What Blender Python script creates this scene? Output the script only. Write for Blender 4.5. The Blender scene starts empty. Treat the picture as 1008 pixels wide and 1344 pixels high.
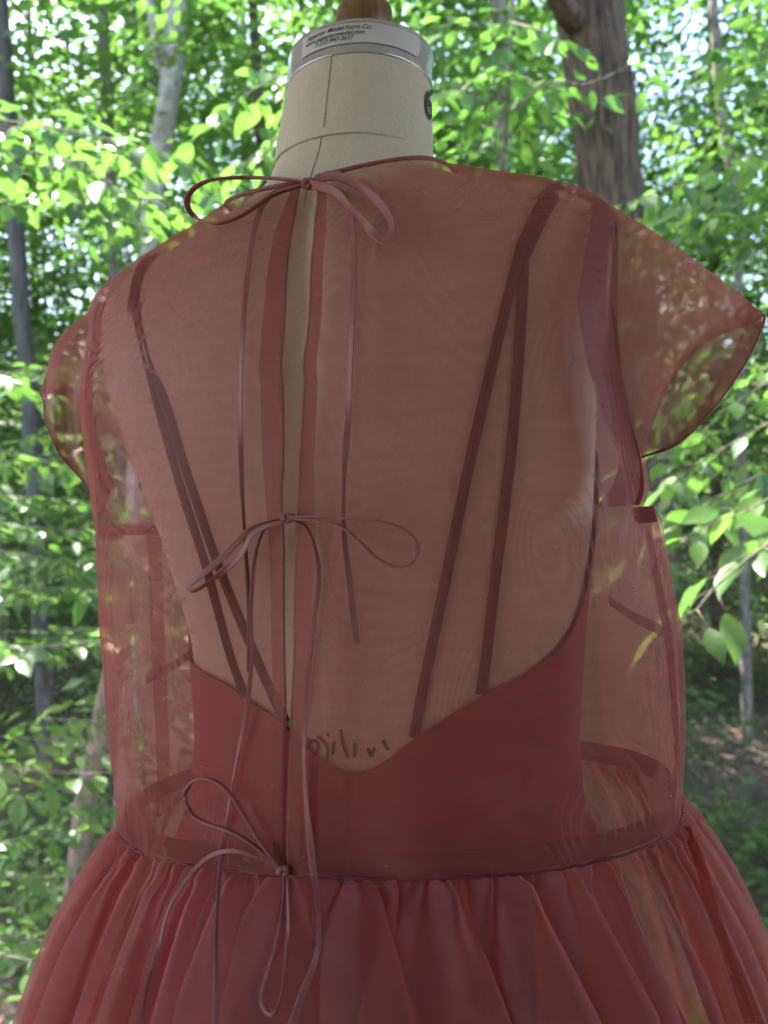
import bpy, bmesh, math, random
import numpy as np
from mathutils import Vector, Matrix

random.seed(7)
rng = np.random.default_rng(7)
R = math.radians
scene = bpy.context.scene
col = scene.collection

# ------------------------------------------------------------------ camera
F = 1010.0                      # focal length in photograph pixels (1008 x 1344)
ROLL = R(2.0)
CAM = np.array([0.0, 0.0, 1.30])
RIGHT = np.array([math.cos(ROLL), 0, -math.sin(ROLL)])
UP = np.array([math.sin(ROLL), 0, math.cos(ROLL)])
FWD = np.array([0.0, 1.0, 0.0])
cd = bpy.data.cameras.new('camera')
cam = bpy.data.objects.new('camera', cd)
col.objects.link(cam)
cam.matrix_world = Matrix(((RIGHT[0], UP[0], -FWD[0], CAM[0]), (RIGHT[1], UP[1], -FWD[1], CAM[1]),
                           (RIGHT[2], UP[2], -FWD[2], CAM[2]), (0, 0, 0, 1)))
cd.sensor_fit = 'VERTICAL'
cd.sensor_height = 36.0
cd.lens = 36.0 * F / 1344.0
cd.clip_start = 0.05
cd.clip_end = 500
cd.dof.use_dof = True
cd.dof.focus_distance = 0.56
cd.dof.aperture_fstop = 7.0
scene.camera = cam

# ------------------------------------------------------------------ light
SUN_EL, SUN_AZ = R(60), R(-42)          # azimuth from +Y (ahead), negative = to the left
world = bpy.data.worlds.new('World')
scene.world = world
world.use_nodes = True
wn = world.node_tree
sky = wn.nodes.new('ShaderNodeTexSky')
sky.sky_type = 'NISHITA'
sky.sun_disc = False
sky.sun_elevation = SUN_EL
sky.sun_rotation = SUN_AZ
sky.dust_density = 2.0
wn.links.new(sky.outputs[0], wn.nodes['Background'].inputs[0])
wn.nodes['Background'].inputs[1].default_value = 0.15
sd = bpy.data.lights.new('sun', 'SUN')
sd.energy = 5.0
sd.angle = R(0.53)
sd.color = (1.0, 0.95, 0.86)
sun = bpy.data.objects.new('sun', sd)
col.objects.link(sun)
sdir = Vector((math.sin(SUN_AZ) * math.cos(SUN_EL), math.cos(SUN_AZ) * math.cos(SUN_EL), math.sin(SUN_EL)))
sun.rotation_euler = sdir.to_track_quat('Z', 'Y').to_euler()
sun.location = sdir * 60
vs = scene.view_settings
vs.view_transform = 'Standard'
vs.look = 'None'
vs.gamma = 1.0
vs.use_curve_mapping = False
vs.exposure = 2.7
scene.cycles.use_denoising = True
scene.cycles.transparent_max_bounces = 32
scene.cycles.max_bounces = 6
scene.cycles.use_light_tree = False
scene.cycles.adaptive_threshold = 0.02
scene.cycles.diffuse_bounces = 2
scene.cycles.glossy_bounces = 2
scene.cycles.sample_clamp_indirect = 8.0
scene.cycles.caustics_reflective = False
scene.cycles.caustics_refractive = False

# ------------------------------------------------------------------ helpers
def P(px, py, Y):
    """photograph pixel + distance ahead of the camera -> world point"""
    return CAM + (FWD + (px - 504) / F * RIGHT + (672 - py) / F * UP) * Y

def tag(o, label=None, cat=None, group=None, kind=None):
    if label: o['label'] = label
    if cat: o['category'] = cat
    if group: o['group'] = group
    if kind: o['kind'] = kind
    return o

def empty(name, loc=(0, 0, 0)):
    o = bpy.data.objects.new(name, None)
    o.empty_display_size = 0.1
    o.location = [float(c) for c in loc]
    col.objects.link(o)
    return o

def link(name, me, mat=None, parent=None, smooth=True):
    o = bpy.data.objects.new(name, me)
    col.objects.link(o)
    if mat and not me.materials: me.materials.append(mat)
    if smooth:
        me.polygons.foreach_set('use_smooth', [True] * len(me.polygons))
    if parent is not None:
        o.parent = parent
        o.matrix_parent_inverse = parent_inv(parent)
    return o

def parent_inv(p):
    """every parent here is an Empty or a mesh that is only translated"""
    m = Matrix.Translation(p.location)
    q = p.parent
    while q is not None:
        m = Matrix.Identity(4) if p.type == 'MESH' else m
        q = q.parent
    if p.parent is not None:
        return Matrix.Identity(4)
    return m.inverted()

def mesh(name, verts, faces):
    me = bpy.data.meshes.new(name)
    me.from_pydata([tuple(map(float, v)) for v in verts], [], [tuple(map(int, f)) for f in faces])
    me.update()
    return me

def grid_mesh(name, G, closed_u=False, closed_v=False):
    """G[i][j] -> point"""
    G = np.asarray(G, float)
    n, m = G.shape[:2]
    f = []
    for i in range(n - (0 if closed_u else 1)):
        i2 = (i + 1) % n
        for j in range(m - (0 if closed_v else 1)):
            j2 = (j + 1) % m
            f.append((i * m + j, i * m + j2, i2 * m + j2, i2 * m + j))
    return mesh(name, G.reshape(-1, 3), f)

def catmull(pts, n):
    p = np.asarray(pts, float)
    p = np.vstack([2 * p[0] - p[1], p, 2 * p[-1] - p[-2]])
    seg = len(p) - 3
    t = np.linspace(0, seg, n)
    i = np.minimum(t.astype(int), seg - 1)
    u = (t - i)[:, None]
    a, b, c, d = p[i], p[i + 1], p[i + 2], p[i + 3]
    return 0.5 * (2 * b + (c - a) * u + (2 * a - 5 * b + 4 * c - d) * u * u + (3 * b - a - 3 * c + d) * u ** 3)

def resample(pts, n):
    d = catmull(pts, 40 * len(pts))
    s = np.concatenate([[0], np.cumsum(np.linalg.norm(np.diff(d, axis=0), axis=1))])
    q = np.linspace(0, s[-1], n)
    return np.stack([np.interp(q, s, d[:, k]) for k in range(d.shape[1])], 1)

def unit(v):
    v = np.asarray(v, float)
    return v / (np.linalg.norm(v, axis=-1, keepdims=True) + 1e-12)

def tube(name, pts, radii, sides=8, cap=True):
    """round tapering tube along pts"""
    pts = np.asarray(pts, float)
    n = len(pts)
    radii = np.broadcast_to(np.asarray(radii, float), (n,))
    T = unit(np.gradient(pts, axis=0))
    ref = np.array([0.31, 0.2, 0.93]) if abs(T[0][2]) < 0.8 else np.array([1, 0.2, 0.1])
    V, f = [], []
    for k in range(n):
        a = unit(np.cross(T[k], ref)); b = np.cross(T[k], a)
        ref = np.cross(a, T[k])
        for s in range(sides):
            w = 2 * math.pi * s / sides
            V.append(pts[k] + radii[k] * (math.cos(w) * a + math.sin(w) * b))
    for k in range(n - 1):
        for s in range(sides):
            s2 = (s + 1) % sides
            f.append((k * sides + s, k * sides + s2, (k + 1) * sides + s2, (k + 1) * sides + s))
    if cap:
        f.append(tuple(range(sides))[::-1]); f.append(tuple((n - 1) * sides + s for s in range(sides)))
    return mesh(name, V, f)

def strap(name, pts, width, thick=0.0012, n=None, normals=None, taper=None, twist=0.0):
    """flat band (with thickness) along pts, its face turned to `normals`"""
    pts = resample(pts, n or max(12, len(pts) * 6))
    k = len(pts)
    T = unit(np.gradient(pts, axis=0))
    if normals is None:
        N = unit(CAM - pts)
    else:
        N = resample(normals, k) if np.ndim(normals) == 2 else np.tile(normals, (k, 1))
    S = unit(np.cross(T, N)); N = unit(np.cross(S, T))
    if twist:
        a = twist * (np.sin(np.linspace(0, 7.0, k) + len(name) + pts[0][0] * 40) + .5 * np.sin(np.linspace(0, 17.0, k) + pts[0][2] * 30))[:, None]
        S, N = S * np.cos(a) + N * np.sin(a), N * np.cos(a) - S * np.sin(a)
    w = np.full(k, width) if taper is None else width * np.interp(np.linspace(0, 1, k), *taper)
    G = []
    for i in range(k):
        a = S[i] * w[i] / 2; b = N[i] * thick / 2
        G.append([pts[i] + a * .8 + b, pts[i] - a * .8 + b, pts[i] - a, pts[i] - a * .8 - b, pts[i] + a * .8 - b, pts[i] + a])
    return grid_mesh(name, G, closed_v=True)

def lathe(name, prof, centre, n=48, axis_fn=None, cap=True):
    """prof: list of (radius, z); centre(z) -> (x, y)"""
    G = []
    for r, z in prof:
        c = centre(z) if callable(centre) else centre
        G.append([(c[0] + r * math.cos(2 * math.pi * k / n), c[1] + r * math.sin(2 * math.pi * k / n), z) for k in range(n)])
    return grid_mesh(name, G, closed_v=True)

def box(name, lo, hi, mat, parent=None, bevel=0.0):
    bm = bmesh.new()
    bmesh.ops.create_cube(bm, size=1.0)
    lo, hi = np.array(lo, float), np.array(hi, float)
    for v in bm.verts:
        v.co = Vector(lo + (np.array(v.co) + 0.5) * (hi - lo))
    if bevel:
        bmesh.ops.bevel(bm, geom=bm.edges[:], offset=bevel, segments=2, affect='EDGES')
    me = bpy.data.meshes.new(name); bm.to_mesh(me); bm.free()
    return link(name, me, mat, parent, smooth=False)

# ------------------------------------------------------------------ materials
def newmat(name):
    m = bpy.data.materials.new(name)
    m.use_nodes = True
    nt = m.node_tree
    nt.nodes.clear()
    out = nt.nodes.new('ShaderNodeOutputMaterial')
    return m, nt, out

def N(nt, typ, **kw):
    n = nt.nodes.new(typ)
    for k, v in kw.items():
        if k.startswith('i_'):
            key = k[2:]
            key = int(key) if key.isdigit() else key
            n.inputs[key].default_value = v
        else:
            setattr(n, k, v)
    return n

def ramp(nt, fac, stops):
    r = nt.nodes.new('ShaderNodeValToRGB')
    while len(r.color_ramp.elements) < len(stops): r.color_ramp.elements.new(0.5)
    for e, (p, c) in zip(r.color_ramp.elements, stops):
        e.position = p; e.color = (*c, 1) if len(c) == 3 else c
    nt.links.new(fac, r.inputs[0])
    return r

def mat_basic(name, colour, rough=0.6, noise=0.12, scale=40.0, bump=0.1, metallic=0.0, coords='Object', stretch=(1, 1, 1)):
    m, nt, out = newmat(name)
    L = nt.links.new
    b = N(nt, 'ShaderNodeBsdfPrincipled')
    tc = N(nt, 'ShaderNodeTexCoord'); mp = N(nt, 'ShaderNodeMapping'); mp.inputs['Scale'].default_value = stretch
    L(tc.outputs[coords], mp.inputs[0])
    nz = N(nt, 'ShaderNodeTexNoise'); nz.inputs['Scale'].default_value = scale; nz.inputs['Detail'].default_value = 6
    L(mp.outputs[0], nz.inputs['Vector'])
    c = np.array(colour)
    rp = ramp(nt, nz.outputs['Fac'], [(0.3, tuple(c * (1 - noise))), (0.7, tuple(np.minimum(c * (1 + noise), 1)))])
    L(rp.outputs[0], b.inputs['Base Color'])
    b.inputs['Roughness'].default_value = rough
    b.inputs['Metallic'].default_value = metallic
    bp = N(nt, 'ShaderNodeBump'); bp.inputs['Strength'].default_value = bump; bp.inputs['Distance'].default_value = 0.002
    L(nz.outputs['Fac'], bp.inputs['Height']); L(bp.outputs[0], b.inputs['Normal'])
    L(b.outputs[0], out.inputs[0])
    return m

def mat_sheer(name, tint, yarn, cover, weave=0.10, moire=0.06, soft=0.0, sides=0.0, sheen=0.04):
    """sheer woven silk: open weave lets tinted light straight through, the yarns scatter both ways;
    seen at a slant the threads close up"""
    m, nt, out = newmat(name)
    L = nt.links.new
    tr = N(nt, 'ShaderNodeBsdfTransparent'); tr.inputs[0].default_value = (*tint, 1)
    di = N(nt, 'ShaderNodeBsdfDiffuse'); tl = N(nt, 'ShaderNodeBsdfTranslucent')
    gl = N(nt, 'ShaderNodeBsdfGlossy'); gl.inputs['Roughness'].default_value = 0.42; gl.inputs[0].default_value = (0.9, 0.72, 0.7, 1)
    tc = N(nt, 'ShaderNodeTexCoord')
    nz = N(nt, 'ShaderNodeTexNoise'); nz.inputs['Scale'].default_value = 7.0; nz.inputs['Detail'].default_value = 3
    L(tc.outputs['Object'], nz.inputs['Vector'])
    c = np.array(yarn)
    rp = ramp(nt, nz.outputs['Fac'], [(0.3, tuple(c * (1 - weave))), (0.7, tuple(c * (1 + weave)))])
    L(rp.outputs[0], di.inputs[0]); L(rp.outputs[0], tl.inputs[0])
    # moire figure of overlapping layers, painted in as rings of opacity
    n2 = N(nt, 'ShaderNodeTexNoise'); n2.inputs['Scale'].default_value = 9.0; n2.inputs['Detail'].default_value = 0.6
    mp = N(nt, 'ShaderNodeMapping'); mp.inputs['Scale'].default_value = (1.6, 1.6, 0.8)
    L(tc.outputs['Object'], mp.inputs[0]); L(mp.outputs[0], n2.inputs['Vector'])
    ml = N(nt, 'ShaderNodeMath', operation='MULTIPLY'); ml.inputs[1].default_value = 150.0
    L(n2.outputs['Fac'], ml.inputs[0])
    sn = N(nt, 'ShaderNodeMath', operation='SINE'); L(ml.outputs[0], sn.inputs[0])
    n3 = N(nt, 'ShaderNodeTexNoise'); n3.inputs['Scale'].default_value = 12.0; L(tc.outputs['Object'], n3.inputs['Vector'])
    r3 = ramp(nt, n3.outputs['Fac'], [(0.42, (0, 0, 0)), (0.62, (1, 1, 1))])
    m2 = N(nt, 'ShaderNodeMath', operation='MULTIPLY'); L(sn.outputs[0], m2.inputs[0]); L(r3.outputs[0], m2.inputs[1])
    m3 = N(nt, 'ShaderNodeMath', operation='MULTIPLY'); L(m2.outputs[0], m3.inputs[0]); m3.inputs[1].default_value = moire
    if sides:                                    # the figure shows where two layers lie one over the other, clear of the form
        dp = N(nt, 'ShaderNodeVectorMath', operation='DOT_PRODUCT'); L(tc.outputs['Object'], dp.inputs[0]); dp.inputs[1].default_value = (math.cos(R(20)), -math.sin(R(20)), 0)
        sb = N(nt, 'ShaderNodeMath', operation='ADD'); L(dp.outputs['Value'], sb.inputs[0]); sb.inputs[1].default_value = 0.03 * math.cos(R(20)) + 0.65 * math.sin(R(20)) - .018
        ab = N(nt, 'ShaderNodeMath', operation='ABSOLUTE'); L(sb.outputs[0], ab.inputs[0])
        mr = N(nt, 'ShaderNodeMapRange'); L(ab.outputs[0], mr.inputs['Value'])
        mr.inputs['From Min'].default_value = .145; mr.inputs['From Max'].default_value = .185; mr.inputs['To Min'].default_value = moire; mr.inputs['To Max'].default_value = sides
        L(mr.outputs[0], m3.inputs[1])
    lw = N(nt, 'ShaderNodeLayerWeight'); lw.inputs['Blend'].default_value = 0.28
    ma = N(nt, 'ShaderNodeMath', operation='MULTIPLY_ADD'); ma.inputs[1].default_value = 0.42; ma.inputs[2].default_value = cover
    L(lw.outputs['Facing'], ma.inputs[0])
    n4 = N(nt, 'ShaderNodeTexNoise'); n4.inputs['Scale'].default_value = 5.0; n4.inputs['Detail'].default_value = 5; n4.inputs['Roughness'].default_value = 0.65
    mp4 = N(nt, 'ShaderNodeMapping'); mp4.inputs['Scale'].default_value = (3, 3, 26); L(tc.outputs['Object'], mp4.inputs[0]); L(mp4.outputs[0], n4.inputs['Vector'])
    a4 = N(nt, 'ShaderNodeMath', operation='MULTIPLY_ADD'); L(n4.outputs['Fac'], a4.inputs[0]); a4.inputs[1].default_value = 0.22; a4.inputs[2].default_value = cover - 0.11
    L(a4.outputs[0], ma.inputs[2])
    ad = N(nt, 'ShaderNodeMath', operation='ADD', use_clamp=True); L(ma.outputs[0], ad.inputs[0]); L(m3.outputs[0], ad.inputs[1])
    mn = N(nt, 'ShaderNodeMath', operation='MINIMUM'); L(ad.outputs[0], mn.inputs[0]); mn.inputs[1].default_value = 0.93
    x1 = N(nt, 'ShaderNodeMixShader'); x1.inputs[0].default_value = 0.6; L(di.outputs[0], x1.inputs[1]); L(tl.outputs[0], x1.inputs[2])
    x2 = N(nt, 'ShaderNodeMixShader'); x2.inputs[0].default_value = sheen; L(x1.outputs[0], x2.inputs[1]); L(gl.outputs[0], x2.inputs[2])
    clear = tr
    if soft:                                     # the weave spreads part of the light a little on its way through
        rf = N(nt, 'ShaderNodeBsdfRefraction'); rf.inputs['IOR'].default_value = 1.0; rf.inputs['Roughness'].default_value = 0.30
        rf.inputs[0].default_value = (*tint, 1)
        clear = N(nt, 'ShaderNodeMixShader'); clear.inputs[0].default_value = soft; L(tr.outputs[0], clear.inputs[1]); L(rf.outputs[0], clear.inputs[2])
    x3 = N(nt, 'ShaderNodeMixShader'); L(mn.outputs[0], x3.inputs[0]); L(clear.outputs[0], x3.inputs[1]); L(x2.outputs[0], x3.inputs[2])
    L(x3.outputs[0], out.inputs[0])
    return m

def mat_leaf(name, dark, light, through, rand='island', gloss=0.06):
    m, nt, out = newmat(name)
    L = nt.links.new
    if rand == 'island':
        g = N(nt, 'ShaderNodeNewGeometry'); rv = g.outputs['Random Per Island']
    else:
        g = N(nt, 'ShaderNodeObjectInfo'); rv = g.outputs['Random']
    rp = ramp(nt, rv, [(0.0, dark), (0.75, light), (1.0, tuple(np.array(light) * np.array([1.5, 1.2, 0.9])))])
    rt = ramp(nt, rv, [(0.0, tuple(np.array(through) * 0.55)), (1.0, through)])
    di = N(nt, 'ShaderNodeBsdfDiffuse'); tl = N(nt, 'ShaderNodeBsdfTranslucent'); gl = N(nt, 'ShaderNodeBsdfGlossy')
    gl.inputs['Roughness'].default_value = 0.38
    L(rp.outputs[0], di.inputs[0]); L(rt.outputs[0], tl.inputs[0])
    x1 = N(nt, 'ShaderNodeMixShader'); x1.inputs[0].default_value = 0.5; L(di.outputs[0], x1.inputs[1]); L(tl.outputs[0], x1.inputs[2])
    x2 = N(nt, 'ShaderNodeMixShader'); x2.inputs[0].default_value = gloss; L(x1.outputs[0], x2.inputs[1]); L(gl.outputs[0], x2.inputs[2])
    L(x2.outputs[0], out.inputs[0])
    return m

def mat_bark(name, dark, light, scale, bump=0.8, stretch=(1, 1, 0.22)):
    m, nt, out = newmat(name)
    L = nt.links.new
    b = N(nt, 'ShaderNodeBsdfPrincipled'); b.inputs['Roughness'].default_value = 0.9
    tc = N(nt, 'ShaderNodeTexCoord'); mp = N(nt, 'ShaderNodeMapping'); mp.inputs['Scale'].default_value = stretch
    L(tc.outputs['Object'], mp.inputs[0])
    nz = N(nt, 'ShaderNodeTexNoise'); nz.inputs['Scale'].default_value = scale; nz.inputs['Detail'].default_value = 8; nz.inputs['Roughness'].default_value = 0.7
    L(mp.outputs[0], nz.inputs['Vector'])
    vo = N(nt, 'ShaderNodeTexVoronoi'); vo.inputs['Scale'].default_value = scale * 0.9; L(mp.outputs[0], vo.inputs['Vector'])
    ad = N(nt, 'ShaderNodeMath', operation='MULTIPLY'); L(nz.outputs['Fac'], ad.inputs[0]); L(vo.outputs['Distance'], ad.inputs[1])
    rp = ramp(nt, nz.outputs['Fac'], [(0.35, dark), (0.52, tuple((np.array(dark) + np.array(light)) / 2)), (0.68, light)])
    L(rp.outputs[0], b.inputs['Base Color'])
    bp = N(nt, 'ShaderNodeBump'); bp.inputs['Strength'].default_value = bump; bp.inputs['Distance'].default_value = 0.03
    L(ad.outputs[0], bp.inputs['Height']); L(bp.outputs[0], b.inputs['Normal'])
    L(b.outputs[0], out.inputs[0])
    return m

M = {}
M['organza'] = mat_sheer('rose_organza', (0.98, 0.77, 0.72), (0.50, 0.20, 0.195), 0.35, moire=0.05, sides=0.15)
M['organza_skirt'] = mat_sheer('gathered_rose_organza', (0.97, 0.74, 0.70), (0.58, 0.275, 0.27), 0.25, moire=0.02, soft=0.2, sheen=0.012)
M['organza_sleeve'] = mat_sheer('cap_sleeve_organza', (0.98, 0.77, 0.72), (0.54, 0.26, 0.245), 0.42, moire=0.16, soft=0.8)
M['organza_moire'] = mat_sheer('moire_rose_organza', (0.98, 0.77, 0.72), (0.60, 0.30, 0.28), 0.33, moire=0.28, soft=0.6)
M['organza_double'] = mat_sheer('rose_organza_doubled', (0.90, 0.58, 0.56), (0.36, 0.12, 0.118), 0.32, moire=0.0)
M['seam'] = mat_sheer('folded_seam_organza', (0.72, 0.34, 0.33), (0.26, 0.07, 0.075), 0.50, moire=0.0, sheen=0.01)
M['ribbon'] = mat_basic('rose_ribbon', (0.22, 0.068, 0.066), 0.55, 0.12, 300, 0.05)
M['slip'] = mat_basic('maroon_silk', (0.22, 0.005, 0.030), 0.5, 0.15, 60, 0.1)
M['strap'] = mat_basic('maroon_strap', (0.07, 0.005, 0.010), 0.55, 0.15, 200, 0.1)
M['linen'] = mat_basic('cream_linen', (0.52, 0.49, 0.39), 0.9, 0.06, 420, 0.35)
M['thread'] = mat_basic('seam_thread', (0.30, 0.275, 0.21), 0.9, 0.1, 200, 0.05)
M['band'] = mat_basic('grey_painted_metal', (0.40, 0.45, 0.48), 0.25, 0.03, 20, 0.02, metallic=0.6)
M['sticker'] = mat_basic('pale_label', (0.50, 0.53, 0.53), 0.45, 0.02, 30, 0.02)
M['ink'] = mat_basic('black_ink', (0.012, 0.012, 0.013), 0.5, 0.05, 30, 0.0)
M['pencil'] = mat_basic('grey_marker', (0.10, 0.09, 0.08), 0.9, 0.1, 90, 0.0)
M['wood'] = mat_basic('turned_wood', (0.15, 0.085, 0.035), 0.4, 0.4, 30, 0.1, stretch=(6, 6, 1))
M['iron'] = mat_basic('black_iron', (0.02, 0.02, 0.022), 0.5, 0.2, 60, 0.1, metallic=0.4)
M['plaster'] = mat_basic('white_plaster', (0.74, 0.73, 0.70), 0.85, 0.03, 12, 0.1)
M['paint'] = mat_basic('white_gloss_paint', (0.80, 0.80, 0.78), 0.4, 0.02, 12, 0.03)
M['boards'] = mat_basic('oak_floor', (0.36, 0.24, 0.14), 0.5, 0.25, 9, 0.15, stretch=(8, 0.8, 1))
M['soil'] = mat_basic('forest_soil', (0.075, 0.055, 0.038), 0.95, 0.5, 3.5, 0.8)
M['bark_grey'] = mat_bark('smooth_grey_bark', (0.07, 0.06, 0.05), (0.36, 0.31, 0.26), 14, 0.6, (1, 1, 0.5))
M['bark_pale'] = mat_bark('pale_lichened_bark', (0.14, 0.125, 0.105), (0.52, 0.48, 0.41), 16, 0.6, (1, 1, 0.5))
M['bark_warm'] = mat_bark('pinkish_brown_bark', (0.07, 0.045, 0.03), (0.34, 0.24, 0.18), 18, 0.6, (1, 1, 0.5))
M['bark_brown'] = mat_bark('furrowed_bark', (0.008, 0.005, 0.003), (0.15, 0.098, 0.055), 24, 1.0, (1, 1, 0.16))
M['bark_dark'] = mat_bark('dark_bark', (0.03, 0.028, 0.025), (0.12, 0.11, 0.10), 14, 0.8)
M['twig'] = mat_bark('twig_bark', (0.07, 0.055, 0.04), (0.20, 0.17, 0.13), 40, 0.2)
M['leaf_near'] = mat_leaf('fresh_leaf', (0.045, 0.12, 0.025), (0.09, 0.20, 0.035), (0.20, 0.45, 0.07), 'object', gloss=0.035)
M['leaf_crown'] = mat_leaf('canopy_leaf', (0.04, 0.10, 0.022), (0.09, 0.19, 0.035), (0.19, 0.40, 0.07), gloss=0.035)
M['leaf_far'] = mat_leaf('far_leaf', (0.035, 0.085, 0.022), (0.075, 0.15, 0.035), (0.18, 0.34, 0.05))
M['litter'] = mat_leaf('fallen_leaf', (0.09, 0.055, 0.03), (0.22, 0.14, 0.085), (0.12, 0.08, 0.04), gloss=0.02)

def mat_glass():
    m, nt, out = newmat('dusty_glass')
    L = nt.links.new
    tr = N(nt, 'ShaderNodeBsdfTransparent'); tr.inputs[0].default_value = (0.96, 0.98, 0.97, 1)
    gl = N(nt, 'ShaderNodeBsdfGlossy'); gl.inputs['Roughness'].default_value = 0.02
    fr = N(nt, 'ShaderNodeFresnel'); fr.inputs[0].default_value = 1.25
    x1 = N(nt, 'ShaderNodeMixShader'); L(fr.outputs[0], x1.inputs[0]); L(tr.outputs[0], x1.inputs[1]); L(gl.outputs[0], x1.inputs[2])
    tl = N(nt, 'ShaderNodeBsdfTranslucent'); tl.inputs[0].default_value = (0.8, 0.8, 0.78, 1)
    tc = N(nt, 'ShaderNodeTexCoord')
    vo = N(nt, 'ShaderNodeTexVoronoi'); vo.inputs['Scale'].default_value = 260.0; L(tc.outputs['Object'], vo.inputs['Vector'])
    sp = ramp(nt, vo.outputs['Distance'], [(0.16, (1, 1, 1)), (0.3, (0, 0, 0))])
    nz = N(nt, 'ShaderNodeTexNoise'); nz.inputs['Scale'].default_value = 2.2; nz.inputs['Detail'].default_value = 4
    mpd = N(nt, 'ShaderNodeMapping'); mpd.inputs['Location'].default_value = (1.15, 0, 0); L(tc.outputs['Object'], mpd.inputs[0]); L(mpd.outputs[0], nz.inputs['Vector'])
    pt = ramp(nt, nz.outputs['Fac'], [(0.5, (0.004, 0.004, 0.004)), (0.72, (0.16, 0.16, 0.16))])
    mu = N(nt, 'ShaderNodeMath', operation='MULTIPLY'); L(sp.outputs[0], mu.inputs[0]); L(pt.outputs[0], mu.inputs[1])
    ad = N(nt, 'ShaderNodeMath', operation='ADD'); L(mu.outputs[0], ad.inputs[0]); ad.inputs[1].default_value = 0.0035
    x2 = N(nt, 'ShaderNodeMixShader'); L(ad.outputs[0], x2.inputs[0]); L(x1.outputs[0], x2.inputs[1]); L(tl.outputs[0], x2.inputs[2])
    L(x2.outputs[0], out.inputs[0])
    return m
M['glass'] = mat_glass()

# ------------------------------------------------------------------ the unseen room (sun porch) round the camera, openings and eave shaped for light
def wall_with_opening(name, axis, at, thick, a0, a1, z0, z1, o):
    """wall in the plane axis = at, running a0..a1, with an opening o = (a0, a1, z0, z1)"""
    segs = [(a0, o[0], z0, z1), (o[1], a1, z0, z1), (o[0], o[1], z0, o[2]), (o[0], o[1], o[3], z1)]
    bm = bmesh.new()
    for (p, q, r, s) in segs:
        lo = (p, at, r) if axis == 'y' else (at, p, r)
        hi = (q, at + thick, s) if axis == 'y' else (at + thick, q, s)
        g = bmesh.ops.create_cube(bm, size=1.0)['verts']
        for v in g:
            v.co = Vector(np.array(lo) + (np.array(v.co) + 0.5) * (np.array(hi) - np.array(lo)))
    bmesh.ops.remove_doubles(bm, verts=bm.verts[:], dist=1e-5)
    me = bpy.data.meshes.new(name); bm.to_mesh(me); bm.free()
    return tag(link(name, me, M['plaster'], smooth=False), kind='structure')

X0, X1, Y0, Y1, ZC = -2.3, 2.3, -2.6, 1.40, 2.62
tag(box('floor', (X0 - .12, Y0 - .12, -0.2), (X1 + .12, Y1 + .12, 0.0), M['boards']), kind='structure')
tag(box('ceiling', (X0 - .12, Y0 - .12, ZC), (X1 + .12, Y1 + .12, ZC + 0.12), M['plaster']), kind='structure')
tag(box('shading_roof', (X0 - .5, Y0 - .5, ZC + .125), (X1 + .5, Y1 + .52, ZC + 0.25), M['bark_dark']), kind='structure')  # unseen; overhang added to keep direct sun off the dress
OPW = (-1.75, 1.75, 0.12, 2.46)
wall_with_opening('wall_front', 'y', Y1, 0.12, X0 - .12, X1 + .12, 0.002, ZC - .002, OPW)
wall_with_opening('wall_left', 'x', X0 - .12, 0.12, Y0, Y1 - .002, 0.002, ZC - .002, (-1.75, 1.0, 0.45, 2.44))  # unseen side opening, sized to set the indoor brightness
wall_with_opening('wall_right', 'x', X1, 0.12, Y0, Y1 - .002, 0.002, ZC - .002, (-1.75, 1.0, 0.45, 2.44))  # its match on the right, also added to let light in
tag(box('wall_back', (X0 - .12, Y0 - .12, 0.002), (X1 + .12, Y0 - .002, ZC - .002), M['plaster']), kind='structure')
win = tag(empty('picture_window', (0, Y1 + .05, OPW[2])), 'wide white framed picture window with slightly dusty glass behind the dress form', 'window')
wy0, wy1 = Y1 + .03, Y1 + .085
for lo, hi in (((OPW[0] + .002, wy0, OPW[2] + .002), (OPW[0] + .06, wy1, OPW[3] - .002)), ((OPW[1] - .06, wy0, OPW[2] + .002), (OPW[1] - .002, wy1, OPW[3] - .002)),
               ((OPW[0] + .062, wy0, OPW[2] + .002), (OPW[1] - .062, wy1, OPW[2] + .06)), ((OPW[0] + .062, wy0, OPW[3] - .06), (OPW[1] - .062, wy1, OPW[3] - .002))):
    box('frame', lo, hi, M['paint'], win, bevel=.004)
box('sill', (OPW[0] - .06, Y1 - .05, OPW[2] - .032), (OPW[1] + .06, Y1 - .003, OPW[2] - .004), M['paint'], win, bevel=.004)
pane = link('pane', mesh('pane', [(OPW[0] + .055, Y1 + .056, OPW[2] + .055), (OPW[1] - .055, Y1 + .056, OPW[2] + .055),
                                  (OPW[1] - .055, Y1 + .056, OPW[3] - .055), (OPW[0] + .055, Y1 + .056, OPW[3] - .055)], [(0, 1, 2, 3)]), M['glass'], win, smooth=False)

# ------------------------------------------------------------------ shapes of the body and the dress
PSI = R(20)
CX, CY = -0.03, 0.65
LX = np.array([math.cos(PSI), -math.sin(PSI), 0]); LY = np.array([math.sin(PSI), math.cos(PSI), 0]); LZ = np.array([0, 0, 1.0])
def tilt(z):
    k = np.clip((z - 1.40) / .14, 0, 1)
    return .045 * k * k * (3 - 2 * k)
def to_world(l):
    l = np.asarray(l, float)
    z = l[..., 2:3]
    return np.array([CX, CY, 0]) + l[..., 0:1] * LX + l[..., 1:2] * LY + (z + tilt(z) * l[..., 0:1]) * LZ
def to_local(w):
    d = np.asarray(w, float) - np.array([CX, CY, 0])
    x, z = d @ LX, d @ LZ
    z0 = z
    for _ in range(3): z = z0 - tilt(z) * x
    return np.stack([x, d @ LY, z], -1)

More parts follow.
